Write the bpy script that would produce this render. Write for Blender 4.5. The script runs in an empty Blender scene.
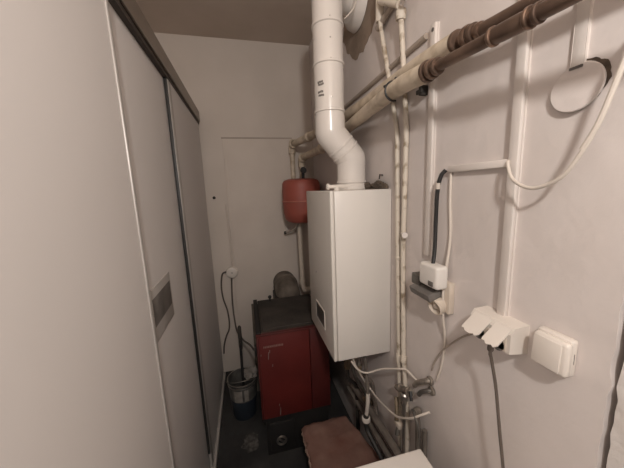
import bpy, bmesh, math, random
from mathutils import Vector, Matrix, noise

random.seed(7)
SC = bpy.context.scene
COL = SC.collection
PI = math.pi

# ------------------------------------------------------------------ materials
def mat(name, c, rough=0.6, metal=0.0, c2=None, scale=6.0, bump=0.0, bscale=60.0, detail=4.0, lo=0.35, hi=0.7, spec=0.5, stretch=None):
    m = bpy.data.materials.new(name)
    m.use_nodes = True
    nt = m.node_tree
    b = nt.nodes['Principled BSDF']
    b.inputs['Roughness'].default_value = rough
    b.inputs['Metallic'].default_value = metal
    b.inputs['Specular IOR Level'].default_value = spec
    tc = nt.nodes.new('ShaderNodeTexCoord')
    src = tc.outputs['Object']
    if stretch:
        mp = nt.nodes.new('ShaderNodeMapping')
        mp.inputs['Scale'].default_value = stretch
        nt.links.new(src, mp.inputs['Vector'])
        src = mp.outputs['Vector']
    n = nt.nodes.new('ShaderNodeTexNoise')
    n.inputs['Scale'].default_value = scale
    n.inputs['Detail'].default_value = detail
    nt.links.new(src, n.inputs['Vector'])
    r = nt.nodes.new('ShaderNodeValToRGB')
    r.color_ramp.elements[0].position = lo
    r.color_ramp.elements[1].position = hi
    c2 = c2 or tuple(x * 0.9 for x in c)
    r.color_ramp.elements[0].color = (*c2, 1)
    r.color_ramp.elements[1].color = (*c, 1)
    nt.links.new(n.outputs['Fac'], r.inputs['Fac'])
    nt.links.new(r.outputs['Color'], b.inputs['Base Color'])
    if bump:
        n2 = nt.nodes.new('ShaderNodeTexNoise')
        n2.inputs['Scale'].default_value = bscale
        n2.inputs['Detail'].default_value = 6
        nt.links.new(src, n2.inputs['Vector'])
        bp = nt.nodes.new('ShaderNodeBump')
        bp.inputs['Strength'].default_value = bump
        bp.inputs['Distance'].default_value = 0.01
        nt.links.new(n2.outputs['Fac'], bp.inputs['Height'])
        nt.links.new(bp.outputs['Normal'], b.inputs['Normal'])
    return m

M = {}
M['wall'] = mat('old_painted_plaster', (.705, .645, .618), .85, c2=(.64, .58, .548), scale=3.5, bump=.35, bscale=11, detail=7, spec=.2)
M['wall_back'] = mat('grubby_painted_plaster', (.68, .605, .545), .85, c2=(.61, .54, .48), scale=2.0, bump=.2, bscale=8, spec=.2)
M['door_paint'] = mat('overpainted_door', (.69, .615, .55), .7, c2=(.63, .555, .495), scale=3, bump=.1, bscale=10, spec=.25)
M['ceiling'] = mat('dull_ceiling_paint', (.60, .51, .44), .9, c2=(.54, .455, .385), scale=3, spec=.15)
M['floor'] = mat('sooty_concrete', (.04, .038, .037), .75, c2=(.016, .0155, .0155), scale=5, bump=.4, bscale=30)
M['dust'] = mat('pale_ash', (.13, .12, .11), .95, c2=(.04, .037, .035), scale=35)
M['panel'] = mat('wardrobe_laminate', (.665, .63, .612), .45, c2=(.64, .605, .585), scale=1.2, spec=.3)
M['panel_in'] = mat('grey_laminate', (.70, .66, .63), .45, c2=(.67, .63, .60), scale=1.2, spec=.3)
M['stile'] = mat('pale_aluminium_profile', (.47, .44, .415), .4, .15, spec=.4)
M['rail'] = mat('bronze_anodised_rail', (.30, .255, .215), .4, .5, c2=(.24, .2, .17), scale=3)
M['railshadow'] = mat('brown_channel_shade', (.055, .042, .034), .6)  # dark brown stands in for the shadow inside the top rail
M['white'] = mat('white_enamel', (.74, .70, .655), .35, c2=(.725, .685, .64), scale=2, spec=.5)
M['white_front'] = mat('white_enamel_front', (.72, .68, .63), .35, c2=(.70, .66, .61), scale=2)
M['flue'] = mat('gloss_white_flue', (.78, .725, .675), .22, c2=(.76, .705, .655), scale=4, spec=.5)
M['plastic'] = mat('white_plastic', (.74, .68, .62), .4, c2=(.71, .65, .59), scale=8)
M['old_plastic'] = mat('yellowed_plastic', (.66, .58, .49), .5, c2=(.58, .50, .42), scale=20)
M['trunk'] = mat('painted_trunking', (.72, .665, .625), .6, c2=(.68, .62, .575), scale=9, spec=.25)
M['paint_pipe'] = mat('chipped_painted_pipe', (.66, .59, .50), .5, c2=(.34, .27, .19), scale=26, lo=.34, hi=.46, bump=.2)
M['beige'] = mat('beige_painted_pipe', (.62, .53, .42), .5, c2=(.43, .35, .255), scale=18, lo=.33, hi=.56, detail=7, bump=.2, bscale=40)
M['copper'] = mat('tarnished_copper', (.20, .135, .10), .38, .5, c2=(.11, .072, .054), scale=16)
M['copper_bright'] = mat('polished_copper_collar', (.34, .235, .175), .28, .7, c2=(.16, .105, .078), scale=24)
M['lip'] = mat('brown_broken_plaster', (.13, .095, .07), .95, c2=(.05, .036, .027), scale=60)
M['black'] = mat('black_plastic', (.02, .018, .017), .5)
M['dark'] = mat('dark_recess', (.035, .03, .026), .8)
M['display'] = mat('dark_display_window', (.075, .065, .058), .3)
M['red_tank'] = mat('red_vessel_paint', (.37, .092, .066), .5, c2=(.31, .077, .056), scale=8)
M['red_seam'] = mat('red_seam_highlight', (.52, .20, .15), .45, c2=(.44, .15, .11), scale=12)  # brighter red, the highlight along the seam put into the colour
M['red'] = mat('dusty_red_enamel', (.135, .019, .016), .45, c2=(.10, .014, .012), scale=5)
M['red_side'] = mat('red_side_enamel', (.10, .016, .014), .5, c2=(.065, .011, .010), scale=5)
M['soot'] = mat('sooty_iron', (.052, .043, .036), .75, c2=(.024, .02, .017), scale=9, bump=.3)
M['soot_black'] = mat('black_iron', (.018, .016, .015), .7, c2=(.009, .008, .008), scale=9)
M['grey_flue'] = mat('dusty_grey_pipe', (.20, .165, .135), .8, c2=(.09, .075, .06), scale=10, bump=.3)
M['chrome'] = mat('dull_chrome', (.55, .51, .47), .3, .9, c2=(.4, .37, .34), scale=20)
M['brass'] = mat('dirty_brass', (.36, .29, .21), .45, .6, c2=(.2, .16, .11), scale=30)
M['pewter'] = mat('dull_dusty_metal', (.36, .315, .27), .5, .4, c2=(.17, .145, .12), scale=45)
M['steel'] = mat('grey_steel', (.20, .185, .165), .5, .5, c2=(.11, .1, .09), scale=15)
M['greypipe'] = mat('dark_grey_pipe_paint', (.22, .19, .165), .6, c2=(.12, .1, .085), scale=10)
M['rust'] = mat('reddish_brown_board', (.24, .145, .115), .9, c2=(.15, .065, .05), scale=7, bump=.5, bscale=18, detail=8, lo=.3, hi=.7)
M['rustedge'] = mat('torn_pale_edge', (.38, .27, .22), .9, c2=(.22, .14, .11), scale=30)
M['cable_dark'] = mat('grey_brown_cable', (.12, .095, .08), .5)
M['cable_white'] = mat('white_cable', (.68, .61, .54), .45)
M['cable_tan'] = mat('overpainted_cable', (.40, .335, .28), .6)
M['patch'] = mat('bare_brown_plaster', (.34, .265, .205), .95, c2=(.25, .19, .145), scale=9, bump=.6, bscale=25)
M['rag'] = mat('dark_brown_lagging', (.13, .10, .075), .95, c2=(.06, .046, .035), scale=30, bump=.6)
M['bucket'] = mat('cloudy_grey_plastic', (.13, .125, .115), .35, c2=(.05, .047, .044), scale=14)
M['bucket_dark'] = mat('blue_black_plastic', (.025, .033, .045), .4)
M['cloth'] = mat('dirty_white_rag', (.34, .31, .28), .9, c2=(.2, .18, .16), scale=18, bump=.4)
M['sticker'] = mat('grey_pull_plate', (.44, .41, .385), .4)
M['recess'] = mat('dark_grey_recess', (.19, .172, .158), .5, c2=(.10, .09, .082), scale=14)
M['ink'] = mat('faded_black_print', (.30, .27, .24), .7, c2=(.12, .11, .1), scale=220)
M['letter'] = mat('dull_pewter_letters', (.33, .2, .17), .5)
M['offwhite'] = mat('white_lid', (.78, .735, .69), .35, c2=(.75, .705, .66), scale=3)
M['jamb'] = mat('chalky_white_paint', (.72, .68, .65), .85, c2=(.62, .57, .53), scale=14, bump=.3)

# ------------------------------------------------------------------ mesh builder
ORI = {}

class MB:
    def __init__(self): self.b = bmesh.new()

    def box(self, x0, x1, y0, y1, z0, z1, bev=0.0, seg=2):
        t = bmesh.new()
        bmesh.ops.create_cube(t, size=1)
        for v in t.verts:
            v.co = Vector((x0 + (v.co.x + .5) * (x1 - x0), y0 + (v.co.y + .5) * (y1 - y0), z0 + (v.co.z + .5) * (z1 - z0)))
        if bev:
            bmesh.ops.bevel(t, geom=t.edges[:], offset=bev, segments=seg, affect='EDGES', profile=.5)
        return self._add(t)

    def _add(self, t, mtx=None):
        if mtx: t.transform(mtx)
        me = bpy.data.meshes.new('tmp'); t.to_mesh(me); t.free()
        self.b.from_mesh(me); bpy.data.meshes.remove(me)
        return self

    def obox(self, center, size, rot, bev=0.0):
        t = bmesh.new()
        bmesh.ops.create_cube(t, size=1)
        for v in t.verts:
            v.co = Vector((v.co.x * size[0], v.co.y * size[1], v.co.z * size[2]))
        if bev: bmesh.ops.bevel(t, geom=t.edges[:], offset=bev, segments=2, affect='EDGES', profile=.5)
        return self._add(t, Matrix.Translation(center) @ rot.to_4x4())

    def prism(self, pts, d):
        """closed polygon (3D points) pushed along d"""
        t = bmesh.new()
        a = [t.verts.new(p) for p in pts]
        c = [t.verts.new(Vector(p) + Vector(d)) for p in pts]
        n = len(a)
        t.faces.new(a); t.faces.new(c[::-1])
        for i in range(n): t.faces.new((a[i], c[i], c[(i + 1) % n], a[(i + 1) % n]))
        bmesh.ops.recalc_face_normals(t, faces=t.faces[:])
        return self._add(t)

    def tube(self, path, r, seg=14, smooth=0, cap=True):
        P = [Vector(p) for p in path]
        if smooth: P = spline(P, smooth)
        R = r if isinstance(r, (list, tuple)) else [r] * len(P)
        if len(R) != len(P):
            R = [R[min(len(R) - 1, int(i * len(R) / len(P)))] for i in range(len(P))]
        t = bmesh.new()
        rings = []
        d0 = (P[1] - P[0]).normalized()
        up = Vector((0, 0, 1)) if abs(d0.z) < .9 else Vector((0, 1, 0))
        u = d0.cross(up).normalized()
        for i, p in enumerate(P):
            if i == 0: d = P[1] - P[0]
            elif i == len(P) - 1: d = P[-1] - P[-2]
            else: d = (P[i + 1] - P[i]).normalized() + (P[i] - P[i - 1]).normalized()
            d = d.normalized()
            u = (u - d * u.dot(d)).normalized()
            w = d.cross(u)
            k = 1.0
            if 0 < i < len(P) - 1:
                k = 1 / max(.5, d.dot((P[i + 1] - P[i]).normalized()))
            ring = []
            for j in range(seg):
                a = 2 * PI * j / seg
                ring.append(t.verts.new(p + (u * math.cos(a) + w * math.sin(a)) * R[i] * (k if k < 1.4 else 1.4)))
            rings.append(ring)
        for i in range(len(rings) - 1):
            for j in range(seg):
                t.faces.new((rings[i][j], rings[i][(j + 1) % seg], rings[i + 1][(j + 1) % seg], rings[i + 1][j]))
        if cap:
            t.faces.new(rings[0][::-1]); t.faces.new(rings[-1])
        bmesh.ops.recalc_face_normals(t, faces=t.faces[:])
        return self._add(t)

    def lathe(self, prof, loc, axis=(0, 0, 1), seg=32, squash=1.0):
        """profile of (radius, height) turned about axis at loc"""
        t = bmesh.new()
        rings = []
        for r, h in prof:
            if r < 1e-6: rings.append([t.verts.new((0, 0, h))])
            else: rings.append([t.verts.new((r * math.cos(2 * PI * j / seg), squash * r * math.sin(2 * PI * j / seg), h)) for j in range(seg)])
        for a, c in zip(rings, rings[1:]):
            for j in range(seg):
                k = (j + 1) % seg
                if len(a) == 1 and len(c) == 1: continue
                if len(a) == 1: t.faces.new((a[0], c[k], c[j]))
                elif len(c) == 1: t.faces.new((a[j], a[k], c[0]))
                else: t.faces.new((a[j], a[k], c[k], c[j]))
        bmesh.ops.recalc_face_normals(t, faces=t.faces[:])
        q = Vector((0, 0, 1)).rotation_difference(Vector(axis).normalized())
        return self._add(t, Matrix.Translation(loc) @ q.to_matrix().to_4x4())

    def cyl(self, p, axis, r, h, seg=24, bev=.0):
        if bev: pr = [(0, 0), (r - bev, 0), (r, bev), (r, h - bev), (r - bev, h), (0, h)]
        else: pr = [(0, 0), (r, 0), (r, h), (0, h)]
        return self.lathe(pr, p, axis, seg)

    def ring(self, p, axis, r, w, h=.006):
        """a raised bead round a pipe of radius r"""
        return self.lathe([(r - .002, -h), (r + w, -h * .5), (r + w, h * .5), (r - .002, h), (r - .002, -h)], p, axis)

    def blob(self, loc, rad, amp=.2, fr=3.0, sub=3, seed=0):
        t = bmesh.new()
        bmesh.ops.create_icosphere(t, subdivisions=sub, radius=1)
        for v in t.verts:
            n = noise.noise(v.co * fr + Vector((seed, seed * 1.7, 0)))
            v.co *= 1 + amp * n
            v.co = Vector((v.co.x * rad[0], v.co.y * rad[1], v.co.z * rad[2]))
        return self._add(t, Matrix.Translation(loc))

    def build(self, name, m, parent=None, smooth=35, kind=None):
        me = bpy.data.meshes.new(name)
        vs = self.b.verts
        if parent is not None: org = ORI[parent]
        else:
            xs = [v.co.x for v in vs]; ys = [v.co.y for v in vs]; zs = [v.co.z for v in vs]
            org = Vector(((min(xs) + max(xs)) / 2, (min(ys) + max(ys)) / 2, min(zs)))
        bmesh.ops.translate(self.b, verts=self.b.verts[:], vec=-org)
        for f in self.b.faces: f.smooth = True
        for e in self.b.edges:
            if len(e.link_faces) == 2 and e.calc_face_angle(0) > math.radians(smooth): e.smooth = False
        self.b.to_mesh(me); self.b.free()
        me.materials.append(m)
        o = bpy.data.objects.new(name, me)
        COL.objects.link(o)
        if parent is not None: o.parent = parent
        else: o.location = org
        ORI[o] = org
        if kind: o['kind'] = kind
        return o

def spline(P, n):
    out = []
    for i in range(len(P) - 1):
        p0 = P[i - 1] if i else P[0] * 2 - P[1]
        p1, p2 = P[i], P[i + 1]
        p3 = P[i + 2] if i + 2 < len(P) else P[-1] * 2 - P[-2]
        for k in range(n):
            t = k / n
            out.append(.5 * ((2 * p1) + (p2 - p0) * t + (2 * p0 - 5 * p1 + 4 * p2 - p3) * t * t + (3 * p1 - p0 - 3 * p2 + p3) * t ** 3))
    out.append(P[-1])
    return out

def bend(pts, r, n=6):
    """polyline with rounded corners"""
    P = [Vector(p) for p in pts]
    out = [P[0]]
    for a, b, c in zip(P, P[1:], P[2:]):
        d1, d2 = (a - b), (c - b)
        k = min(r, d1.length * .49, d2.length * .49)
        s, e = b + d1.normalized() * k, b + d2.normalized() * k
        for i in range(n + 1):
            t = i / n
            out.append(s * (1 - t) ** 2 + b * 2 * t * (1 - t) + e * t * t)
    out.append(P[-1])
    return out

def thing(name, label, cat, loc, group=None):
    o = bpy.data.objects.new(name, None)
    o.empty_display_size = .05
    COL.objects.link(o)
    o.location = loc
    ORI[o] = Vector(loc)
    return tag(o, label, cat, group)

def tag(o, label, cat, group=None):
    o['label'] = label; o['category'] = cat
    if group: o['group'] = group
    return o

# ================================================================== SETTING
XR, YB, ZC = .6, 2.35, 2.75
XW = -.3                        # wardrobe front
MB().box(-1.0, 1.0, -1.7, 2.5, -.1, 0).build('floor', M['floor'], kind='structure')
MB().box(-1.0, 1.0, -1.7, 2.5, ZC, ZC + .1).build('ceiling', M['ceiling'], kind='structure')
MB().box(-1.0, 1.0, YB, YB + .15, 0, ZC).build('wall_back', M['wall_back'], kind='structure')
MB().box(-1.0, -.93, -1.7, YB, 0, ZC).build('wall_left', M['wall'], kind='structure')

def ragged_edge(y, z0, z1, amp, n, seed):
    return [(y + amp * noise.noise(Vector((seed, k * .73, 0))) + amp * .5 * noise.noise(Vector((seed, k * 2.9, 4))), z0 + (z1 - z0) * k / n) for k in range(n + 1)]

# right wall: ends at a crumbling edge, the frame of the doorway beside the camera follows
edge = ragged_edge(.294, 0, ZC, .006, 120, 3.0)
w = MB()
w.prism([(XR, y, z) for y, z in edge] + [(XR, YB, ZC), (XR, YB, 0)], (.2, 0, 0))
WALLR = w.build('wall_right', M['wall'], kind='structure')
e2 = ragged_edge(.283, 0, ZC, .006, 120, 9.0)
MB().prism([(XR + .004, y, z) for y, z in e2] + [(XR + .004, -1.7, ZC), (XR + .004, -1.7, 0)], (.2, 0, 0)).build('trim_1', M['jamb'], kind='structure')
# bare brown patch of plaster where the flue enters the wall
pp = []
for k in range(64):
    a = 2 * PI * k / 64
    r = .20 + .03 * noise.noise(Vector((math.cos(a) * 4, math.sin(a) * 4, 2))) + .022 * noise.noise(Vector((math.cos(a) * 13, math.sin(a) * 13, 5)))
    pp.append((XR + .004, 1.33 + r * 1.17 * math.cos(a), 2.475 + r * 1.17 * math.sin(a)))
MB().prism(pp, (-.006, 0, 0)).build('bare_plaster_patch', M['patch'], WALLR, kind='structure')

d = MB()
d.box(-.14, .415, YB - .012, YB + .01, 0, 2.02, .004)
DOOR = d.build('door_1', M['door_paint'], kind='structure')
MB().box(-.148, .42, YB - .006, YB + .01, 2.02, 2.032).build('door_head', M['cable_tan'], DOOR, kind='structure')
MB().box(-.128, -.120, YB - .015, YB, .95, 2.0, .001).build('door_bead', M['door_paint'], DOOR, kind='structure')

# ================================================================== WARDROBE
W = thing('sliding_wardrobe', 'tall pale sliding door wardrobe filling the left side of the room', 'wardrobe', (-.61, 1.12, 0))
b = MB()
b.box(-.92, -.352, -.08, -.06, 0, 2.19)
b.box(-.92, -.352, 2.29, 2.31, 0, 2.19)
b.box(-.92, -.352, -.06, 2.29, 2.17, 2.19)
b.box(-.92, -.90, -.06, 2.29, .0, 2.17)
b.box(-.90, -.352, -.06, 2.29, 0, .04)
b.build('carcass', M['panel_in'], W)
def wdoor(y0, y1, x0, x1, z1, m, stiles):
    dd = MB().box(x0, x1, y0, y1, .035, z1).build('door', m, W)
    for s0, s1, sx in stiles:
        MB().box(x0, sx, s0, s1, .03, z1, .003).build('stile', M['stile'], dd)
    return dd
wdoor(-.05, .862, XW - .014, XW, 2.12, M['panel'], [(.852, .868, XW + .004)])
d2 = wdoor(.55, 1.449, XW - .036, XW - .016, 2.12, M['panel'], [])
d3 = wdoor(1.45, 2.30, XW - .014, XW, 2.12, M['panel'], [(1.437, 1.485, XW + .001)])
MB().box(XW - .014, XW - .001, 1.425, 1.436, .14, 2.118, .001).build('door_gap_shade', M['black'], d3)  # black strip added as the shaded gap between the doors
# pull plate on the middle door
pl = MB().box(XW - .0165, XW - .0135, .90, 1.14, 1.122, 1.30, .001).build('pull_plate', M['sticker'], W)
pl['label'] = 'grey rectangular pull plate with a dark recess'
MB().box(XW - .0145, XW - .0128, .922, 1.127, 1.174, 1.268, .0005).build('pull_recess', M['recess'], pl)
r = MB()
r.box(-.36, XW + .006, -.08, 2.313, 2.197, 2.21)
r.box(XW + .006, XW + .012, -.08, 2.313, 2.135, 2.21)
r.build('top_rail', M['rail'], W)
MB().box(-.36, XW + .004, -.08, 2.31, 2.118, 2.196).build('shaded_rail_channel', M['railshadow'], W)  # solid block, shade of the rail's inside painted dark
MB().box(XW - .05, XW + .016, -.08, 2.305, 0, .03, .003).build('bottom_rail', M['stile'], W)

# ================================================================== WHITE WALL BOILER
B = thing('wall_boiler', 'white gas boiler hung on the right wall below the flue', 'boiler', (.47, 1.28, .849))
MB().box(.345, .598, 1.035, 1.454, .843, 1.588, .004).build('casing', M['white'], B)
fc = MB().box(.326, .343, 1.033, 1.456, .845, 1.59, .005, 3).build('front_cover', M['white_front'], B)
win = MB()
for y0, y1, z0, z1 in ((1.163, 1.322, .928, .934), (1.163, 1.322, 1.018, 1.024), (1.163, 1.169, .934, 1.018), (1.316, 1.322, .934, 1.018)):
    win.box(.3235, .328, y0, y1, z0, z1)
win.build('display_frame', M['plastic'], fc)
MB().box(.3245, .328, 1.169, 1.316, .934, 1.018).build('display_window', M['display'], fc)
MB().cyl((.3265, 1.30, 1.18), (-1, 0, 0), .003, .0015).build('screw', M['steel'], fc)
MB().lathe([(.074, 0), (.078, .004), (.078, .02), (.072, .024), (.072, .03), (.0, .03)], (.505, 1.25, 1.588), (0, 0, 1)).build('flue_collar', M['flue'], B)
k = MB()
k.cyl((.378, 1.10, 1.589), (0, 0, 1), .012, .014)
k.tube([(.338, 1.10, 1.606), (.385, 1.10, 1.606), (.43, 1.11, 1.604)], .008)
k.lathe([(.006, 0), (.013, .003), (.013, .012), (.006, .016)], (.332, 1.10, 1.606), (1, 0, 0))
k.build('test_nipple', M['plastic'], B)
us = MB()
us.box(.40, .58, 1.06, 1.43, .837, .848)
us.build('underside_plate', M['steel'], B)
for yy in (1.10, 1.17, 1.25, 1.34):
    MB().cyl((.5, yy, .846), (0, 0, -1), .014, .035, 8).build('connection_nut', M['brass'], B)

lag = MB()
lag.blob((.562, 1.20, 1.602), (.022, .032, .020), .35, 2.2, 3, 1)
lag.blob((.572, 1.10, 1.600), (.020, .055, .022), .4, 2.5, 3, 6)
lag.blob((.578, 1.055, 1.597), (.012, .02, .015), .4, 2.5, 3, 8)
lag.box(.55, .59, 1.06, 1.22, 1.588, 1.594)
tag(lag.build('lagging_scrap', M['rag']), 'dark brown crumbled scrap lying behind the flue on the white boiler', 'scrap')
nl = MB().tube([(.60, 1.115, 1.648), (.585, 1.113, 1.65), (.583, 1.115, 1.632)], .003, 6)
tag(nl.build('nail', M['dark']), 'small dark hook nail in the wall just above the boiler top', 'nail')

# flue
F = thing('boiler_flue', 'glossy white flue pipe with an offset bend rising from the white boiler', 'flue', (.505, 1.25, 1.615))
R0 = .0675
xl_, xu, yf = .505, .405, 1.25
MB().tube([(xl_, yf, 1.612), (xl_, yf, 1.735)], R0, 36).build('lower_pipe', M['flue'], F)
MB().tube(bend([(xl_, yf, 1.70), (xl_, yf, 1.735), (xu, yf, 1.848), (xu, yf, 1.92)], .010, 2), R0 + .001, 36).build('offset_bend', M['flue'], F)
MB().tube([(xu, yf, 1.875), (xu, yf, 2.44)], R0 - .001, 36).build('upper_pipe', M['flue'], F)
MB().tube(bend([(xu, yf, 2.42), (xu, yf, 2.485), (xu + .10, yf + .105, 2.485), (.598, yf + .105, 2.485)], .06, 8), R0 + .001, 36).build('top_elbow', M['flue'], F)
for z, x in ((1.94, xu), (2.135, xu), (2.29, xu)):
    MB().ring((x, yf, z), (0, 0, 1), R0, .004, .007).build('joint_bead', M['flue'], F)
dd_ = Vector((xu - xl_, 0, 1.848 - 1.735)).normalized()
for t in (.30, .52):
    c = Vector((xl_, yf, 1.735)).lerp(Vector((xu, yf, 1.848)), t)
    MB().ring(c, dd_, R0 + .001, .003, .007).build('joint_bead', M['flue'], F)
MB().ring((xl_, yf, 1.625), (0, 0, 1), R0, .005, .008).build('joint_bead', M['flue'], F)
MB().lathe([(.0, .05), (.09, .045), (.115, .025), (.125, 0), (0, 0)], (.594, 1.355, 2.475), (-1, 0, 0), 40).build('wall_rosette', M['flue'], F)
random.seed(3)
for rows in ((2.052, 2.042), (2.012, 1.998)):
    pm = MB()
    for row, z in enumerate(rows):
        for q in range(4):
            a = math.radians(209 + q * 6 + row * 3)
            x, y = xu + (R0 - .0004) * math.cos(a), yf + (R0 - .0004) * math.sin(a)
            pm.obox((x, y, z + .002 * random.random()), (.0012, .007, .008), Matrix.Rotation(a, 3, 'Z'))
    pm.build('printed_mark', M['ink'], F)
for z in (1.99, 2.14, 2.22, 2.30):
    a = math.radians(262)
    MB().lathe([(0, .002), (.003, .0015), (.0035, 0)], (xu + (R0 - .001) * math.cos(a), yf + (R0 - .001) * math.sin(a), z), (math.cos(a), math.sin(a), 0), 10).build('rivet', M['chrome'], F)
wf = MB().tube([(.53, 1.17, 2.46), (.51, 1.165, 2.38), (.495, 1.165, 2.33), (.475, 1.17, 2.305), (.462, 1.19, 2.297)], .003, 8, 6)
tag(wf.build('thin_wire', M['cable_white']), 'thin white wire curving behind the top of the white flue', 'wire')

# ================================================================== LONG HEATING PIPES ON THE RIGHT WALL
def heating_pipe(label, path, split, rb, rc, collars, drop):
    """path runs from the near end (camera side) to the far corner; split is the y where copper turns to beige"""
    t = thing('heating_pipe', label, 'pipe', path[-1], 'heating pipes along the right wall')
    P = spline([Vector(p) for p in path], 10)
    near = [p for p in P if p.y <= split + .03]
    far = [p for p in P if p.y >= split - .01]
    MB().tube(near, rc, 20).build('copper_tube', M['copper'], t)
    MB().tube(far, rb, 24).build('insulation_sleeve', M['beige'], t)
    MB().tube(bend([P[-1] + Vector((0, -.05, .0)), P[-1], P[-1] + Vector((0, 0, -.07))], .03), rb * 1.08, 20).build('elbow', M['beige'], t)
    MB().ring(P[-1] + Vector((0, -.06, 0)), (P[-1] - P[-4]), rb, .009, .014).build('joint_ring', M['beige'], t)
    MB().ring(P[-9], (P[-8] - P[-9]), rb, .008, .012).build('joint_ring', M['beige'], t)
    MB().tube([P[-1] + Vector((0, 0, -.06)), (P[-1].x, P[-1].y, drop)], rb * .74, 16).build('drop_pipe', M['beige'], t)
    def at(y):
        q = min(range(len(P) - 1), key=lambda i: abs(P[i].y - y))
        return P[q].lerp(P[q + 1], 0), (P[q + 1] - P[q]).normalized()
    for y, hw, rr, m in collars:
        p, dv = at(y)
        MB().lathe([(rc * .9, -hw), (rr * .93, -hw), (rr, -hw * .6), (rr, hw * .6), (rr * .93, hw), (rc * .9, hw)], p, dv, 28).build('collar', M[m], t)
    return t
heating_pipe('front long pipe of the wall pair, beige sleeve changing to brown copper near the camera',
    [(.5, .05, 1.853), (.5, .36, 1.872), (.5, .50, 1.883), (.5, .685, 1.897), (.5, .862, 1.907), (.535, 1.284, 1.905), (.53, 1.696, 1.867), (.477, 2.25, 1.852)],
    .69, .0265, .0135,
    [(.688, .006, .0275, 'copper'), (.669, .007, .0245, 'copper_bright'), (.654, .006, .021, 'copper'), (.640, .006, .017, 'copper_bright'),
     (.452, .034, .0165, 'copper'), (.488, .004, .0185, 'copper_bright'), (.418, .004, .0185, 'copper_bright'), (.404, .004, .017, 'copper')], 1.70)
heating_pipe('rear long pipe of the wall pair, set higher against the wall, copper near the camera',
    [(.545, .078, 1.907), (.545, .438, 1.925), (.545, .633, 1.947), (.545, .779, 1.957), (.545, .93, 1.960), (.55, 1.27, 1.966), (.49, 1.85, 1.965), (.405, 2.27, 1.962)],
    .640, .0260, .014,
    [(.632, .007, .0275, 'copper'), (.608, .008, .0245, 'copper_bright'), (.588, .007, .022, 'copper'), (.57, .007, .0175, 'copper_bright')], 1.60)
h = MB()
hp = []
for k in range(15):
    a = math.radians(75 + k * 210 / 14)
    hp.append((.502 + .0300 * math.cos(a), .862, 1.907 + .0305 * math.sin(a)))
h.tube(hp, .0035, 8)
h.tube([hp[0], (.512, .862, 1.948)], .0065, 8)
h.tube([(.478, .885, 1.926), (.51, .868, 1.940), (.5999, .86, 1.952)], .0048, 8)
h.build('hook', M['black'])
HK = bpy.data.objects['hook']; HK.name = 'pipe_hook'
tag(HK, 'black hooked bracket gripping the beige pipe beside the two thin vertical pipes', 'bracket')
bk = MB().box(.574, .60, .818, .832, 1.885, 1.915, .002)
bk.box(.570, .577, .812, .840, 1.890, 1.903, .001)
bkt = bk.build('pipe_bracket', M['dark'])
tag(bkt, 'small dark wall bracket under the long beige pipes', 'bracket')

# two thin vertical painted pipes right of the white boiler
def thin_pipe(label, path, r, joints):
    t = thing('water_pipe', label, 'pipe', path[-1], 'thin vertical pipes beside the boiler')
    MB().tube(bend(path, .03), r, 14).build('pipe', M['paint_pipe'], t)
    for p, ax, rr, hh in joints:
        MB().lathe([(r * .8, -hh), (rr * .9, -hh), (rr, -hh * .7), (rr, hh * .7), (rr * .9, hh), (r * .8, hh)], p, ax, 20).build('fitting', M['paint_pipe'], t)
    return t
tp = thin_pipe('left thin cream pipe, bent away at the top, running down beside the boiler',
    [(.575, 1.105, 2.50), (.575, 1.095, 2.24), (.588, 1.037, 1.997), (.588, .981, 1.803), (.588, .964, 1.335), (.588, .946, .898), (.588, .93, .56), (.588, .93, .0)], .0088,
    [((.575, 1.097, 2.29), (0, -.03, 1), .0165, .045), ((.575, 1.10, 2.345), (0, 0, 1), .019, .012), ((.588, .962, 1.31), (0, 0, 1), .0115, .008), ((.587, .944, .87), (0, 0, 1), .0125, .02)])
tp2 = thin_pipe('right thin cream pipe with a small side valve, chipped to bare metal',
    [(.575, .955, 2.50), (.575, .945, 2.19), (.588, .936, 1.966), (.588, .918, 1.793), (.588, .928, 1.356), (.588, .912, .918), (.588, .874, .61), (.588, .87, .0)], .0095,
    [((.575, .944, 2.185), (0, -.1, 1), .018, .016), ((.588, .927, 1.40), (0, 0, 1), .0118, .012), ((.587, .908, .89), (0, 0, 1), .0125, .014)])
v = MB().cyl((.582, .925, 1.415), (-.3, -1, 0), .006, .03)
v.cyl((.573, .897, 1.415), (-.3, -1, 0), .011, .008)
v.build('side_valve', M['trunk'], tp2)
t3 = thing('top_branch_pipe', 'tan branch pipe with tees running along the wall above the thin vertical pipes', 'pipe', (.575, .95, 2.25))
MB().tube([(.582, 1.13, 2.238), (.582, .97, 2.262), (.582, .55, 2.275)], .0115, 14).build('pipe', M['cable_tan'], t3)
MB().tube([(.56, 1.07, 2.30), (.56, .98, 2.24), (.56, .93, 2.205)], .011, 14).build('cross_pipe', M['paint_pipe'], t3)
MB().lathe([(.008, -.025), (.018, -.025), (.02, -.015), (.02, .015), (.018, .025), (.008, .025)], (.57, .96, 2.27), (0, .3, 1), 18).build('tee', M['paint_pipe'], t3)
MB().lathe([(.008, -.02), (.017, -.02), (.018, .015), (.008, .02)], (.565, 1.02, 2.285), (0, 1, .4), 18).build('tee', M['paint_pipe'], t3)
kn = MB().cyl((.56, .915, 2.20), (-.2, -1, .3), .008, .03).cyl((.556, .888, 2.206), (-.2, -1, .3), .014, .008)
kn.build('valve_knob', M['trunk'], t3)

cb = MB().tube([(.594, 1.60, 2.052), (.594, 1.2, 2.056), (.594, .825, 2.06)], .010, 10)
tag(cb.build('wall_cable', M['cable_tan']), 'flat tan overpainted cable running along the wall above the long pipes', 'cable')

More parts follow.
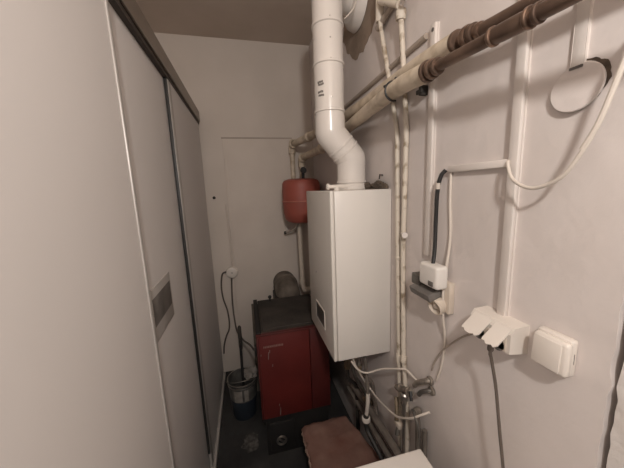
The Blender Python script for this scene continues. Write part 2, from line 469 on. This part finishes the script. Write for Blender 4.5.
# ================================================================== CABLE TRUNKING
def trunk(label, y0, y1, z0, z1, dpt=.016):
    t = thing('cable_trunking', label, 'trunking', (XR, (y0 + y1) / 2, z0), 'white cable trunking on the right wall')
    MB().box(XR - .004, XR - .0, y0, y1, z0, z1).build('base_channel', M['trunk'], t)
    MB().box(XR - dpt, XR - .004, y0 + .001, y1 - .001, z0, z1, .002).build('cover', M['trunk'], t)
    return t
ta = trunk('long white vertical trunking behind the two long pipes, above the small white box', .774, .800, 1.36, 2.075, .013)
MB().cyl((XR - .0128, .787, 2.058), (-1, 0, 0), .006, .001).build('screw_hole', M['recess'], ta)
trunk('white vertical trunking dropping to the double socket', .486, .510, 1.268, 2.7, .014)
trunk('short white horizontal trunking joining the vertical trunking halfway up', .512, .70, 1.632, 1.65, .013)

# round cover plate over an old flue hole
C = thing('cover_plate', 'round white cover plate hanging loosely over a dark hole in the right wall', 'plate', (XR, .39, 1.72))
hh = []
for k in range(48):
    a = 2 * PI * k / 48
    r_ = .038 + .006 * noise.noise(Vector((math.cos(a) * 3, math.sin(a) * 3, 8)))
    hh.append((XR - .001, .386 + r_ * math.cos(a), 1.768 + r_ * math.sin(a)))
MB().prism(hh, (-.001, 0, 0)).build('hole', M['lip'], C)
MB().lathe([(0, .0035), (.040, .003), (.0415, .0015), (.0415, 0), (0, 0)], (XR - .004, .3945, 1.7615), (-1, -.03, .05), 48).build('disc', M['wall'], C)
MB().box(XR - .0085, XR - .006, .387, .407, 1.794, 1.798).build('strap_lip', M['recess'], C)
trunk('wide painted strip running up from the round cover plate', .385, .408, 1.797, 2.7, .006)

# ================================================================== SOCKETS AND SWITCH
S = thing('double_socket', 'white surface double socket with both hinged flaps raised above a plugged dark cord', 'socket', (XR, .505, 1.21))
box = MB()
box.prism([(XR, .548, 1.278), (XR - .042, .548, 1.276), (XR - .052, .548, 1.262), (XR - .052, .548, 1.216), (XR, .548, 1.208)], (0, -.112, 0))
box.build('housing', M['plastic'], S)
MB().box(XR - .054, XR - .0515, .445, .540, 1.218, 1.252, .001).build('socket_face', M['old_plastic'], S)
for y0, y1, tilt in ((.488, .537, -40), (.438, .477, -40)):
    f = MB()
    c = Vector((XR - .047, 0, 1.272))
    a_ = math.radians(-tilt)
    tip = .056
    pts = [(0, y0), (tip * .86, y0), (tip, y0 + .006), (tip * .95, y0 + .013), (tip * 1.03, y0 + .020), (tip * 1.03, y1 - .015), (tip * .94, y1 - .009), (tip * .97, y1 - .002), (tip * .85, y1), (0, y1)]
    f.prism([Vector((c.x - math.cos(a_) * q, y, c.z - math.sin(a_) * q)) for q, y in pts], Vector((-math.sin(a_), 0, math.cos(a_))) * .003)
    f.build('flap', M['plastic'], S)
for y in (.518, .465):
    MB().cyl((XR - .053, y, 1.228), (-1, 0, 0), .017, .001).build('socket_well', M['recess'], S)
PC = thing('power_cord', 'dark grey cord with its plug hanging from the double socket', 'cord', (.55, .45, .7))
MB().tube([(.548, .470, 1.232), (.537, .470, 1.228), (.533, .470, 1.215), (.536, .472, 1.195)], [.010, .009, .007, .004], 12, 4).build('plug', M['cable_dark'], PC)
MB().tube([(.536, .472, 1.198), (.546, .473, 1.165), (.55, .462, 1.106), (.552, .447, 1.01), (.555, .433, .92), (.56, .41, .752)], .0036, 10, 6).build('cable', M['cable_dark'], PC)

SW = thing('light_switch', 'white surface mounted rocker switch right of the double socket', 'switch', (XR, .36, 1.22))
MB().box(XR - .018, XR, .343, .408, 1.218, 1.294, .005, 3).build('back_box', M['plastic'], SW)
MB().box(XR - .033, XR - .016, .340, .405, 1.220, 1.291, .007, 3).build('frame', M['plastic'], SW)
MB().obox((XR - .0335, .376, 1.256), (.005, .052, .060), Matrix.Rotation(math.radians(3), 3, 'Y'), .002).build('rocker', M['plastic'], SW)
MB().box(XR - .010, XR - .009, .3425, .3432, 1.245, 1.267).build('seam_mark', M['recess'], SW)

# grey/white control box plugged in under the trunking
PB = thing('round_socket', 'cream round wall socket with a bared rim under the dark adapter', 'socket', (XR, .70, 1.19))
MB().box(XR - .020, XR, .662, .775, 1.200, 1.30, .004).build('back_plate', M['old_plastic'], PB)
MB().lathe([(0, -.035), (.026, -.035), (.028, -.025), (.028, .004), (.024, .007), (.021, -.012), (0, -.012)], (.562, .698, 1.216), (-1, -.15, -.25), 32).build('round_shell', M['old_plastic'], PB)
MB().cyl((.561, .698, 1.216), (-1, -.15, -.25), .008, .0012).build('socket_well', M['old_plastic'], PB)
AD = thing('plug_adapter', 'dark grey square adapter wedged between the white control box and round socket', 'adapter', (.54, .73, 1.23))
MB().obox((.553, .741, 1.254), (.050, .104, .026), Matrix.Rotation(math.radians(-20), 3, 'Y'), .006).build('body', M['recess'], AD)
MB().box(.545, .578, .762, .806, 1.262, 1.300, .004).build('side_block', M['steel'], AD)
CB = thing('control_box', 'small white rounded control box with a dark window, fed by the black cable', 'controller', (.55, .69, 1.28))
MB().box(.535, .578, .664, .752, 1.282, 1.355, .010, 4).build('housing', M['white'], CB)
MB().box(.5335, .5365, .680, .702, 1.290, 1.305, .0005).build('window', M['recess'], CB)
bc = MB().tube([(.585, .705, 1.640), (.575, .714, 1.62), (.572, .722, 1.57), (.575, .728, 1.48), (.57, .722, 1.40), (.555, .71, 1.342)], .0062, 10, 6)
BCo = bc.build('black_cable', M['black'])
tag(BCo, 'black cable dropping from the horizontal trunking into the white control box', 'cable')
bm_ = MB().tube([(.5705, .7175, 1.603), (.572, .7195, 1.585)], .0068, 10)
bm_.build('cable_tie', M['cable_white'], BCo)
wc = MB().tube([(.5955, .695, 1.632), (.5955, .694, 1.55), (.5955, .687, 1.43), (.578, .684, 1.30), (.578, .684, 1.20), (.5955, .690, 1.10), (.5955, .700, 1.00), (.5955, .72, .93)], .0042, 10, 6)
tag(wc.build('white_cable', M['cable_white']), 'thin white cable running down the wall past the control box', 'cable')
gc = MB().tube([(.592, .570, 1.190), (.594, .62, 1.148), (.594, .68, 1.08), (.594, .71, 1.035), (.594, .735, .985), (.594, .745, .95)], .0028, 8, 5)
tag(gc.build('thin_grey_cable', M['cable_tan']), 'thin grey wire slanting down the wall left from the double socket', 'cable')
lc = MB().tube([(.594, .512, 1.648), (.58, .503, 1.638), (.565, .478, 1.606), (.56, .444, 1.587), (.56, .414, 1.586), (.56, .381, 1.602), (.56, .359, 1.631), (.56, .332, 1.691), (.562, .309, 1.785), (.58, .300, 1.83), (.5955, .302, 1.87)], .0036, 10, 6)
lco = lc.build('looped_cable', M['cable_white'])
tag(lco, 'white cable sagging in a loop from the trunking towards the upper right', 'cable')
sl = MB().tube([(.56, .352, 1.648), (.56, .332, 1.692), (.562, .309, 1.785), (.575, .302, 1.82)], .0042, 10, 5)
sl.build('loose_sheath', M['cable_white'], lco)

# ================================================================== PLUMBING UNDER THE BOILER
G = 'pipes under the white boiler'
def pipe(label, path, r, m, nuts=(), name='boiler_pipe', br=.03):
    t = thing(name, label, 'pipe', path[-1], G)
    MB().tube(bend(path, br), r, 14).build('pipe', M[m], t)
    for p, ax, rr, hh_ in nuts:
        MB().lathe([(r * .8, -hh_), (rr, -hh_), (rr, hh_), (r * .8, hh_)], p, ax, 8).build('nut', M['brass'], t)
    return t
pipe('leftmost dark pipe under the white boiler, furthest from the camera', [(.5, 1.34, .812), (.5, 1.34, .50), (.555, 1.34, .45), (.565, 1.34, .03)], .011, 'soot', [((.5, 1.34, .60), (0, 0, 1), .02, .03)])
pipe('second pipe from the left under the white boiler, joining the upper floor level run', [(.5, 1.25, .812), (.5, 1.25, .60), (.565, 1.22, .47)], .010, 'steel', [((.5, 1.25, .70), (0, 0, 1), .016, .02)])
pipe('third pipe under the white boiler, ending in the white drain cup', [(.5, 1.10, .812), (.5, 1.07, .66), (.5, 1.065, .61)], .0085, 'greypipe')
pipe('pale pipe under the white boiler, nearest the two thin wall pipes', [(.5, 1.17, .812), (.5, 1.17, .66), (.57, 1.16, .60), (.572, 1.10, .40)], .009, 'greypipe', [((.5, 1.17, .69), (0, 0, 1), .015, .015)])
pipe('upper thick dark pipe running low along the right wall', [(.556, 1.41, .405), (.556, .93, .46), (.556, .68, .47)], .019, 'greypipe', [((.568, 1.22, .43), (0, 1, 0), .026, .02)], 'low_pipe')
pipe('lower thick dark pipe running low along the right wall', [(.558, 1.47, .33), (.558, .93, .365), (.558, .68, .37)], .017, 'greypipe', (), 'low_pipe')
DC = thing('drain_cup', 'white ringed drain cup below the boiler on a black pipe', 'drain', (.5, 1.09, .44))
MB().lathe([(.012, -.005), (.020, .0), (.022, .008), (.020, .02), (.013, .022), (.012, .005)], (.5, 1.09, .452), (0, 0, 1)).build('cup_ring', M['plastic'], DC)
MB().tube([(.5, 1.065, .625), (.5, 1.07, .56), (.5, 1.09, .47)], .0095, 12, 4).build('inlet_tube', M['plastic'], DC)
MB().lathe([(0, .0), (.014, 0), (.014, .045), (.0115, .046), (.0115, .01), (0, .01)], (.5, 1.09, .45), (0, 0, 1)).build('funnel', M['black'], DC)
MB().tube(bend([(.5, 1.09, .455), (.5, 1.08, .41), (.525, .98, .35), (.54, .80, .31)], .03), .012, 12).build('waste_pipe', M['black'], DC)
tag(MB().tube([(.405, 1.03, .835), (.43, 1.03, .795), (.46, 1.03, .770), (.49, 1.021, .770), (.53, .985, .803), (.56, .90, .856), (.575, .875, .868), (.585, .84, .86), (.597, .81, .845)], .0042, 10, 6).build('white_hose', M['cable_white']),
    'thin white hose sagging from the boiler across to the thin vertical pipes', 'hose')
tag(MB().tube([(.42, 1.06, .836), (.445, 1.07, .77), (.50, 1.10, .66), (.53, 1.10, .612), (.53, 1.022, .622), (.53, .914, .654), (.53, .852, .682), (.535, .778, .742), (.555, .745, .78), (.58, .73, .80)], .0042, 10, 6).build('white_hose', M['cable_white']),
    'longer thin white hose curving low in front of the taps', 'hose')
TV = thing('tee_valve', 'dull chrome tee valve on the thin pipes with a braided hose hanging from it', 'valve', (.56, .85, .58))
t = MB().tube([(.562, .915, .762), (.558, .808, .822)], .012, 16)
t.lathe([(.01, -.012), (.016, -.012), (.016, .012), (.01, .012)], (.561, .895, .774), (0, -.87, .5), 6)
t.lathe([(.01, -.006), (.0145, -.006), (.0145, .006), (.01, .006)], (.559, .83, .81), (0, -.87, .5), 16)
t.build('body', M['pewter'], TV)
MB().lathe([(.008, -.014), (.015, -.014), (.016, .008), (.010, .014)], (.558, .852, .770), (0, 0, 1), 10).build('hose_nut', M['chrome'], TV)
MB().tube([(.558, .852, .76), (.558, .852, .68), (.558, .853, .50), (.560, .84, .30), (.562, .82, .0)], .0055, 12, 4).build('braided_hose', M['chrome'], TV)
MB().tube([(.553, .806, .828), (.548, .796, .818), (.546, .79, .803)], .006, 10).build('handle', M['black'], TV)
WT = thing('wall_tap', 'dull grey wall tap with two round flanges right of the tee valve', 'tap', (.58, .77, .84))
for y, z in ((.752, .905), (.742, .872)):
    MB().cyl((.5995, y, z), (-1, 0, 0), .016, .010, 20, .002).build('flange', M['pewter'], WT)
MB().tube([(.598, .752, .905), (.582, .762, .898), (.576, .80, .865), (.576, .815, .842)], .0095, 14, 4).build('body', M['pewter'], WT)
MB().tube([(.598, .742, .872), (.582, .75, .868), (.576, .775, .845), (.578, .79, .822)], .008, 12, 3).build('outlet', M['steel'], WT)
TP = thing('angle_tap', 'dark angle tap with a lever and pipe below the brass wall tap', 'tap', (.56, .78, .60))
MB().lathe([(0, .016), (.010, .014), (.015, .004), (.015, -.012), (.010, -.016), (0, -.016)], (.57, .79, .752), (-1, -.3, .2), 20).build('body', M['pewter'], TP)
MB().tube([(.57, .79, .74), (.574, .785, .68), (.58, .785, .40), (.58, .785, .0)], .010, 12, 3).build('pipe', M['greypipe'], TP)
MB().tube([(.55, .79, .765), (.542, .755, .76), (.542, .738, .735), (.545, .735, .70)], .005, 10, 4).build('lever', M['steel'], TP)
MB().tube([(.582, .755, .70), (.584, .752, .50), (.585, .75, .0)], .009, 12).build('pipe', M['greypipe'], TP)
ME = thing('small_valve', 'small pale valve body with a dark spout low beside the braided hose', 'valve', (.54, .90, .57))
MB().box(.545, .572, .872, .912, .592, .618, .005).build('body', M['old_plastic'], ME)
MB().cyl((.55, .882, .60), (-.4, -.3, -1), .008, .03).build('spout', M['steel'], ME)
MB().tube([(.55, .895, .62), (.56, .91, .66), (.568, .93, .70)], .009, 10).build('neck', M['brass'], ME)

# ================================================================== EXPANSION VESSEL AND CORNER PIPES
TK = thing('expansion_tank', 'red round expansion vessel with a waist seam left of the white boiler', 'tank', (.43, 2.1, 1.337))
R_ = .148
MB().lathe([(0, .0), (.07, .003), (.115, .016), (.137, .045), (R_ - .002, .09), (R_, .175)], (.43, 2.1, 1.337), (0, 0, 1), 48).build('lower_shell', M['red_tank'], TK)
MB().lathe([(R_, .175), (R_ - .001, .28), (.145, .310), (.132, .332), (.10, .343), (0, .347)], (.43, 2.1, 1.337), (0, 0, 1), 48).build('upper_shell', M['red_tank'], TK)
MB().ring((.43, 2.1, 1.512), (0, 0, 1), R_, .006, .006).build('waist_seam', M['red_seam'], TK)
vv = MB().cyl((.455, 2.12, 1.68), (0, 0, 1), .012, .05)
vv.lathe([(.0, -.03), (.02, -.028), (.024, -.01), (.024, .012), (.0, .02)], (.455, 2.10, 1.745), (-.4, -1, 0), 16)
vv.build('connector', M['soot_black'], TK)
sp = MB().tube([(.40, 2.1, 1.34), (.38, 2.16, 1.29), (.335, 2.22, 1.255), (.31, 2.25, 1.245)], .008, 10, 4)
spo = sp.build('spout', M['cable_tan'], TK)
MB().lathe([(0, -.01), (.011, -.008), (.012, .008), (0, .01)], (.31, 2.25, 1.245), (-1, .6, -.2), 12).build('cap', M['black'], spo)
cp = thing('corner_pipe', 'cream pipe dropping below the red vessel to the old stove', 'pipe', (.43, 2.16, .75))
MB().tube(bend([(.415, 2.16, 1.334), (.42, 2.16, .80), (.435, 2.15, .745), (.52, 2.12, .79), (.60, 2.10, .80)], .05), .021, 16).build('pipe', M['old_plastic'], cp)
MB().lathe([(.018, -.02), (.026, -.018), (.026, .018), (.018, .02)], (.42, 2.16, .83), (0, 0, 1), 18).build('collar', M['old_plastic'], cp)

# ================================================================== RED STOVE
ST = thing('solid_fuel_boiler', 'old floor standing red boiler with a sooty top behind the white one', 'boiler', (.21, 1.7, 0))
MB().box(.012, .305, 1.447, 1.47, .255, .792, .003).build('front_panel', M['red'], ST)
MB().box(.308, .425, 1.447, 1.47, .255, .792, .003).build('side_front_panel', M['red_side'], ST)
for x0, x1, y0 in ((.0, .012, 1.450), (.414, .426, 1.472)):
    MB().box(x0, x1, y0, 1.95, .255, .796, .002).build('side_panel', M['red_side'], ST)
MB().box(.014, .412, 1.472, 1.945, .255, .775).build('body', M['soot_black'], ST)
tp_ = MB().box(.03, .43, 1.475, 1.955, .775, .798, .006)
tp_.box(.045, .41, 1.50, 1.93, .795, .806, .004)
tp_.build('top_plate', M['soot'], ST)
MB().box(.0, .028, 1.46, 1.955, .775, .808, .003).build('top_edge', M['soot_black'], ST)
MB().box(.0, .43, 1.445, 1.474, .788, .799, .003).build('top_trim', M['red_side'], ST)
bs = MB().box(.02, .41, 1.452, 1.94, 0, .255)
bs.box(.0, .425, 1.45, 1.95, .235, .256)
bs.build('ash_base', M['soot_black'], ST)
MB().box(.04, .19, 1.440, 1.455, .03, .22, .004).build('ash_door', M['soot_black'], ST)
MB().lathe([(.030, 0), (.033, .004), (.030, .010), (.021, .010), (.019, .004), (.021, 0)], (.105, 1.44, .10), (0, -1, 0), 32).build('draught_ring', M['chrome'], ST)
MB().obox((.105, 1.434, .10), (.05, .005, .008), Matrix.Rotation(.7, 3, 'Y')).build('ring_bar', M['chrome'], ST)
MB().lathe([(0, .0), (.009, 0), (.006, .01), (.006, .02), (.012, .026), (.014, .036), (.008, .044), (0, .045)], (.12, 1.90, .802), (0, 0, 1), 16).build('knob', M['black'], ST)
nm = MB()
random.seed(5)
x = .036
for i in range(13):
    wd = .004 + .003 * random.random()
    nm.box(x, x + wd, 1.4452, 1.4475, .716, .726); nm.box(x, x + .0015, 1.4452, 1.4475, .714, .729)
    x += wd + .003
nm.build('name_lettering', M['letter'], ST)
for x0, z0, l in ((.062, .665, .045), (.07, .690, .018), (.11, .29, .05), (.105, .335, .012), (.082, .60, .014), (.02, .675, .01)):
    MB().obox((x0, 1.4465, z0), (.003, .0016, l), Matrix.Rotation(.08, 3, 'Y')).build('paint_chip', M['cloth'], ST)
MB().box(-.012, .0, 1.47, 1.50, .66, .72, .004).build('side_latch', M['black'], ST)
SF = thing('stove_flue', 'dusty grey flue stub bulging behind the old red boiler', 'flue', (.27, 2.1, .80))
MB().tube(bend([(.285, 2.09, .62), (.285, 2.09, .775), (.285, 2.35, .79)], .12, 8), .098, 32).build('elbow', M['grey_flue'], SF)
MB().ring((.285, 2.24, .784), (0, 1, .05), .098, .008, .012).build('joint_band', M['grey_flue'], SF)
MB().box(.17, .38, 1.96, 2.25, .05, .76, .01).build('rear_box', M['soot_black'], SF)

# ================================================================== THINGS IN FRONT
# low box under a reddish brown ragged sheet
BX = thing('low_box', 'low box covered by a ragged reddish brown sheet in front of the red boiler', 'box', (.38, 1.1, 0))
MB().prism([(.232, .90, 0), (.50, .90, 0), (.525, 1.03, 0), (.462, 1.315, 0), (.235, 1.32, 0)], (0, 0, .25)).build('crate', M['soot_black'], BX)
t = bmesh.new()
nx, ny = 26, 40
grid = {}
for j in range(ny + 1):
    v_ = j / ny
    y = .88 + (1.345 - .88) * v_
    xl2 = .213 + .012 * noise.noise(Vector((1, v_ * 6, 0))) + .006 * noise.noise(Vector((5, v_ * 19, 0)))
    xr2 = (.56 if y < 1.03 else .56 - (y - 1.03) / .31 * .085) + .005 * noise.noise(Vector((9, v_ * 9, 0)))
    for i in range(nx + 1):
        u = i / nx
        xx = xl2 + (xr2 - xl2) * u
        z = .268 + .008 * noise.noise(Vector((xx * 12, y * 12, 1))) + .004 * noise.noise(Vector((xx * 40, y * 40, 3)))
        if u < .08: z -= (.08 - u) / .08 * (.02 + .02 * noise.noise(Vector((v_ * 12, 2, 2))))
        if v_ > .95: z -= (v_ - .95) / .05 * .012
        yy = y + (.012 * noise.noise(Vector((xx * 14, 3, 7))) if j == ny else 0)
        grid[i, j] = t.verts.new((xx, yy, z))
for j in range(ny):
    for i in range(nx):
        t.faces.new((grid[i, j], grid[i + 1, j], grid[i + 1, j + 1], grid[i, j + 1]))
ext = bmesh.ops.extrude_face_region(t, geom=t.faces[:])
for v_ in ext['geom']:
    if isinstance(v_, bmesh.types.BMVert): v_.co.z -= .009
bmesh.ops.recalc_face_normals(t, faces=t.faces[:])
MB()._add(t).build('ragged_sheet', M['rust'], BX, 60)
ed = MB()
random.seed(11)
for j in range(0, 22):
    y = .89 + .02 * j
    xx = .213 + .012 * noise.noise(Vector((1, (y - .88) / .465 * 6, 0)))
    ed.obox((xx - .001, y, .248 - .006 * random.random()), (.006, .024, .008 + .008 * random.random()), Matrix.Rotation(random.uniform(-.4, .4), 3, 'Z'))
ed.build('torn_edge', M['rustedge'], BX)

AP = thing('appliance', 'white flat topped appliance at the bottom edge of the picture, only its top corner showing', 'appliance', (.25, .4, 0))
MB().box(.012, .485, .16, .65, .02, .72, .01).build('body', M['white'], AP)
MB().box(.0, .495, .15, .662, .722, .75, .006, 3).build('top', M['offwhite'], AP)
for x in (.05, .44):
    for y in (.2, .6): MB().cyl((x, y, 0), (0, 0, 1), .02, .025).build('foot', M['black'], AP)

# bucket with a rod and a rag
BK = thing('bucket', 'small grubby bucket on the floor beside the old red boiler', 'bucket', (-.115, 1.83, 0))
bx_, by_ = -.118, 1.835
MB().lathe([(0, .004), (.078, .004), (.080, 0), (.084, .01), (.094, .14), (.0945, .15), (.091, .15), (.082, .02), (0, .016)], (bx_, by_, 0), (0, 0, 1), 40).build('lower_body', M['bucket_dark'], BK)
MB().lathe([(.092, .145), (.102, .275), (.108, .280), (.108, .288), (.099, .288), (.098, .275), (.089, .15)], (bx_, by_, 0), (0, 0, 1), 40).build('upper_body', M['bucket'], BK)
ri = MB()
for z, rr in ((.286, .105), (.262, .1015)):
    ri.tube([(bx_ + rr * math.cos(a), by_ + rr * math.sin(a), z) for a in [2 * PI * k / 40 for k in range(41)]], .003, 8)
ri.build('rim', M['chrome'], BK)
MB().tube([(bx_ + .108 * math.cos(a), by_ - .02 - .09 * math.sin(a), .285 + .045 * math.sin(a)) for a in [PI * k / 14 for k in range(15)]], .0028, 8).build('handle', M['steel'], BK)
lb = MB()
for a0, a1 in ((235, 268), (276, 292)):
    pts = []
    for k in range(9):
        a = math.radians(a0 + (a1 - a0) * k / 8)
        pts.append((bx_ + .1 * math.cos(a), by_ + .1 * math.sin(a)))
    lb.prism([(x_, y_, .165) for x_, y_ in pts] + [(x_ + (x_ - bx_) * .02, y_ + (y_ - by_) * .02, .25) for x_, y_ in reversed(pts)], (0, -.002, 0))
lb.build('label_paper', M['cloth'], BK)
pk = thing('poker', 'dark iron poker standing upright in the bucket', 'poker', (-.11, 1.80, .02))
MB().tube([(-.117, 1.79, .03), (-.112, 1.81, .30), (-.108, 1.83, .64)], .009, 10).build('rod', M['soot_black'], pk)
MB().lathe([(0, -.14), (.010, -.14), (.0125, -.12), (.0125, .02), (.008, .03), (0, .032)], (-.1075, 1.832, .65), (.005, .03, 1), 14).build('grip', M['soot'], pk)
rg = MB().blob((-.065, 1.87, .285), (.055, .055, .035), .45, 2.2, 3, 4)
tag(rg.build('rag', M['cloth']), 'crumpled dirty white rag stuffed in the bucket', 'rag')

du = []
for k in range(30):
    a = 2 * PI * k / 30
    r_ = .05 + .03 * noise.noise(Vector((math.cos(a) * 2, math.sin(a) * 2, 12)))
    du.append((-.085 + r_ * math.cos(a), 1.57 + 1.3 * r_ * math.sin(a), 0.0))
o = MB().prism(du, (0, 0, .003)).build('ash_spill', M['dust'])
tag(o, 'pale patch of spilled ash on the dark floor by the stove', 'ash'); o['kind'] = 'stuff'

# ================================================================== BACK WALL FITTINGS
JB = thing('junction_box', 'round white junction box on the back wall with two brown cords', 'junction box', (-.155, YB, .87))
MB().lathe([(0, .026), (.036, .026), (.046, .02), (.050, .008), (.050, 0), (0, 0)], (-.155, YB - .012, .925), (0, -1, 0), 36).build('cover', M['plastic'], JB)
MB().lathe([(0, .003), (.004, .002), (.005, 0)], (-.155, YB - .038, .925), (0, -1, 0), 10).build('screw', M['steel'], JB)
tag(MB().tube([(-.150, YB - .016, .97), (-.148, YB - .016, 1.2), (-.157, YB - .016, 1.5)], .005, 8).build('wall_cable', M['door_paint']), 'overpainted cable running up the back wall from the round junction box', 'cable')
tag(MB().tube([(-.20, 2.325, .935), (-.228, 2.32, .93), (-.243, 2.32, .89), (-.252, 2.32, .80), (-.245, 2.32, .70), (-.222, 2.32, .60), (-.215, 2.32, .50), (-.222, 2.32, .42), (-.25, 2.318, .36), (-.275, 2.318, .28), (-.285, 2.32, .20)], .0065, 10, 6).build('brown_cord', M['cable_dark']),
    'brown cord looping from the left side of the round junction box down to the wardrobe', 'cord')
tag(MB().tube([(-.163, 2.322, .88), (-.168, 2.318, .80), (-.172, 2.30, .66), (-.166, 2.26, .55), (-.148, 2.18, .47), (-.10, 2.05, .45), (-.05, 1.85, .52), (-.022, 1.65, .60), (-.008, 1.52, .66)], .0065, 10, 6).build('brown_cord', M['cable_dark']),
    'brown cord hanging from the underside of the round junction box to the red boiler', 'cord')
kb = MB().cyl((-.243, YB, 1.56), (0, -1, 0), .012, .012, 16, .003)
kb.cyl((-.243, YB - .012, 1.56), (0, -1, 0), .006, .008)
tag(kb.build('wall_stud', M['dark']), 'small dark stud on the back wall beside the wardrobe end', 'stud')
lb2 = MB().prism([(.006 - .03, 2.02, 0), (.045 - .03, 2.02, 0), (.04 - .03, 2.34, .62), (.012 - .03, 2.34, .62)], (0, .012, 0))
tag(lb2.build('grey_board', M['grey_flue']), 'narrow grey board leaning on the back wall left of the red boiler', 'board')

# ================================================================== CAMERA
cd = bpy.data.cameras.new('camera')
cam = bpy.data.objects.new('camera', cd)
COL.objects.link(cam)
rx, ry, rz = .16474317, .23528315, -.03963651     # pitch, yaw, roll of the measured view
cx, sx, cy, sy, cz, sz = math.cos(rx), math.sin(rx), math.cos(ry), math.sin(ry), math.cos(rz), math.sin(rz)
base = Matrix(((1, 0, 0), (0, 0, -1), (0, 1, 0)))
Y_ = Matrix(((cy, -sy, 0), (sy, cy, 0), (0, 0, 1)))
P_ = Matrix(((1, 0, 0), (0, cx, -sx), (0, sx, cx)))
Rr = Matrix(((cz, -sz, 0), (sz, cz, 0), (0, 0, 1)))
Mw = Rr @ P_ @ base @ Y_                            # world -> (right, down, forward)
rot = Matrix((Mw[0], -Mw[1], -Mw[2])).transposed()
cam.matrix_world = Matrix.Translation((0, 0, 1.6)) @ rot.to_4x4()
cd.sensor_width = 36
cd.lens = 36 * 270.83 / 624
cd.clip_start = .02
SC.camera = cam

# ================================================================== LIGHT
def area(name, loc, target, size, power, col, shape='DISK', sy=None):
    l = bpy.data.lights.new(name, 'AREA')
    l.shape = shape; l.size = size
    if sy: l.size_y = sy
    l.energy = power; l.color = col
    o = bpy.data.objects.new(name, l); COL.objects.link(o)
    o.location = loc
    o.rotation_euler = (Vector(target) - Vector(loc)).to_track_quat('-Z', 'Y').to_euler()
    return o
pt = bpy.data.lights.new('room_lamp', 'POINT')
pt.energy = 54; pt.color = (1, .95, .90); pt.shadow_soft_size = .05
po = bpy.data.objects.new('room_lamp', pt); COL.objects.link(po)
po.location = (.04, -.5, 2.25)
area('rear_fill_light', (.0, -1.6, 1.7), (0, 0, 1.7), 1.2, 3.5, (1, .975, .955), 'RECTANGLE', 2.0)  # added fill from behind the camera, no source known there

wd = bpy.data.worlds.new('dim_room'); SC.world = wd
wd.use_nodes = True
wd.node_tree.nodes['Background'].inputs[0].default_value = (1, .92, .85, 1)
wd.node_tree.nodes['Background'].inputs[1].default_value = .05
SC.view_settings.view_transform = 'Standard'
SC.view_settings.look = 'None'
SC.view_settings.exposure = -0.08
SC.view_settings.gamma = 1
SC.view_settings.use_curve_mapping = False
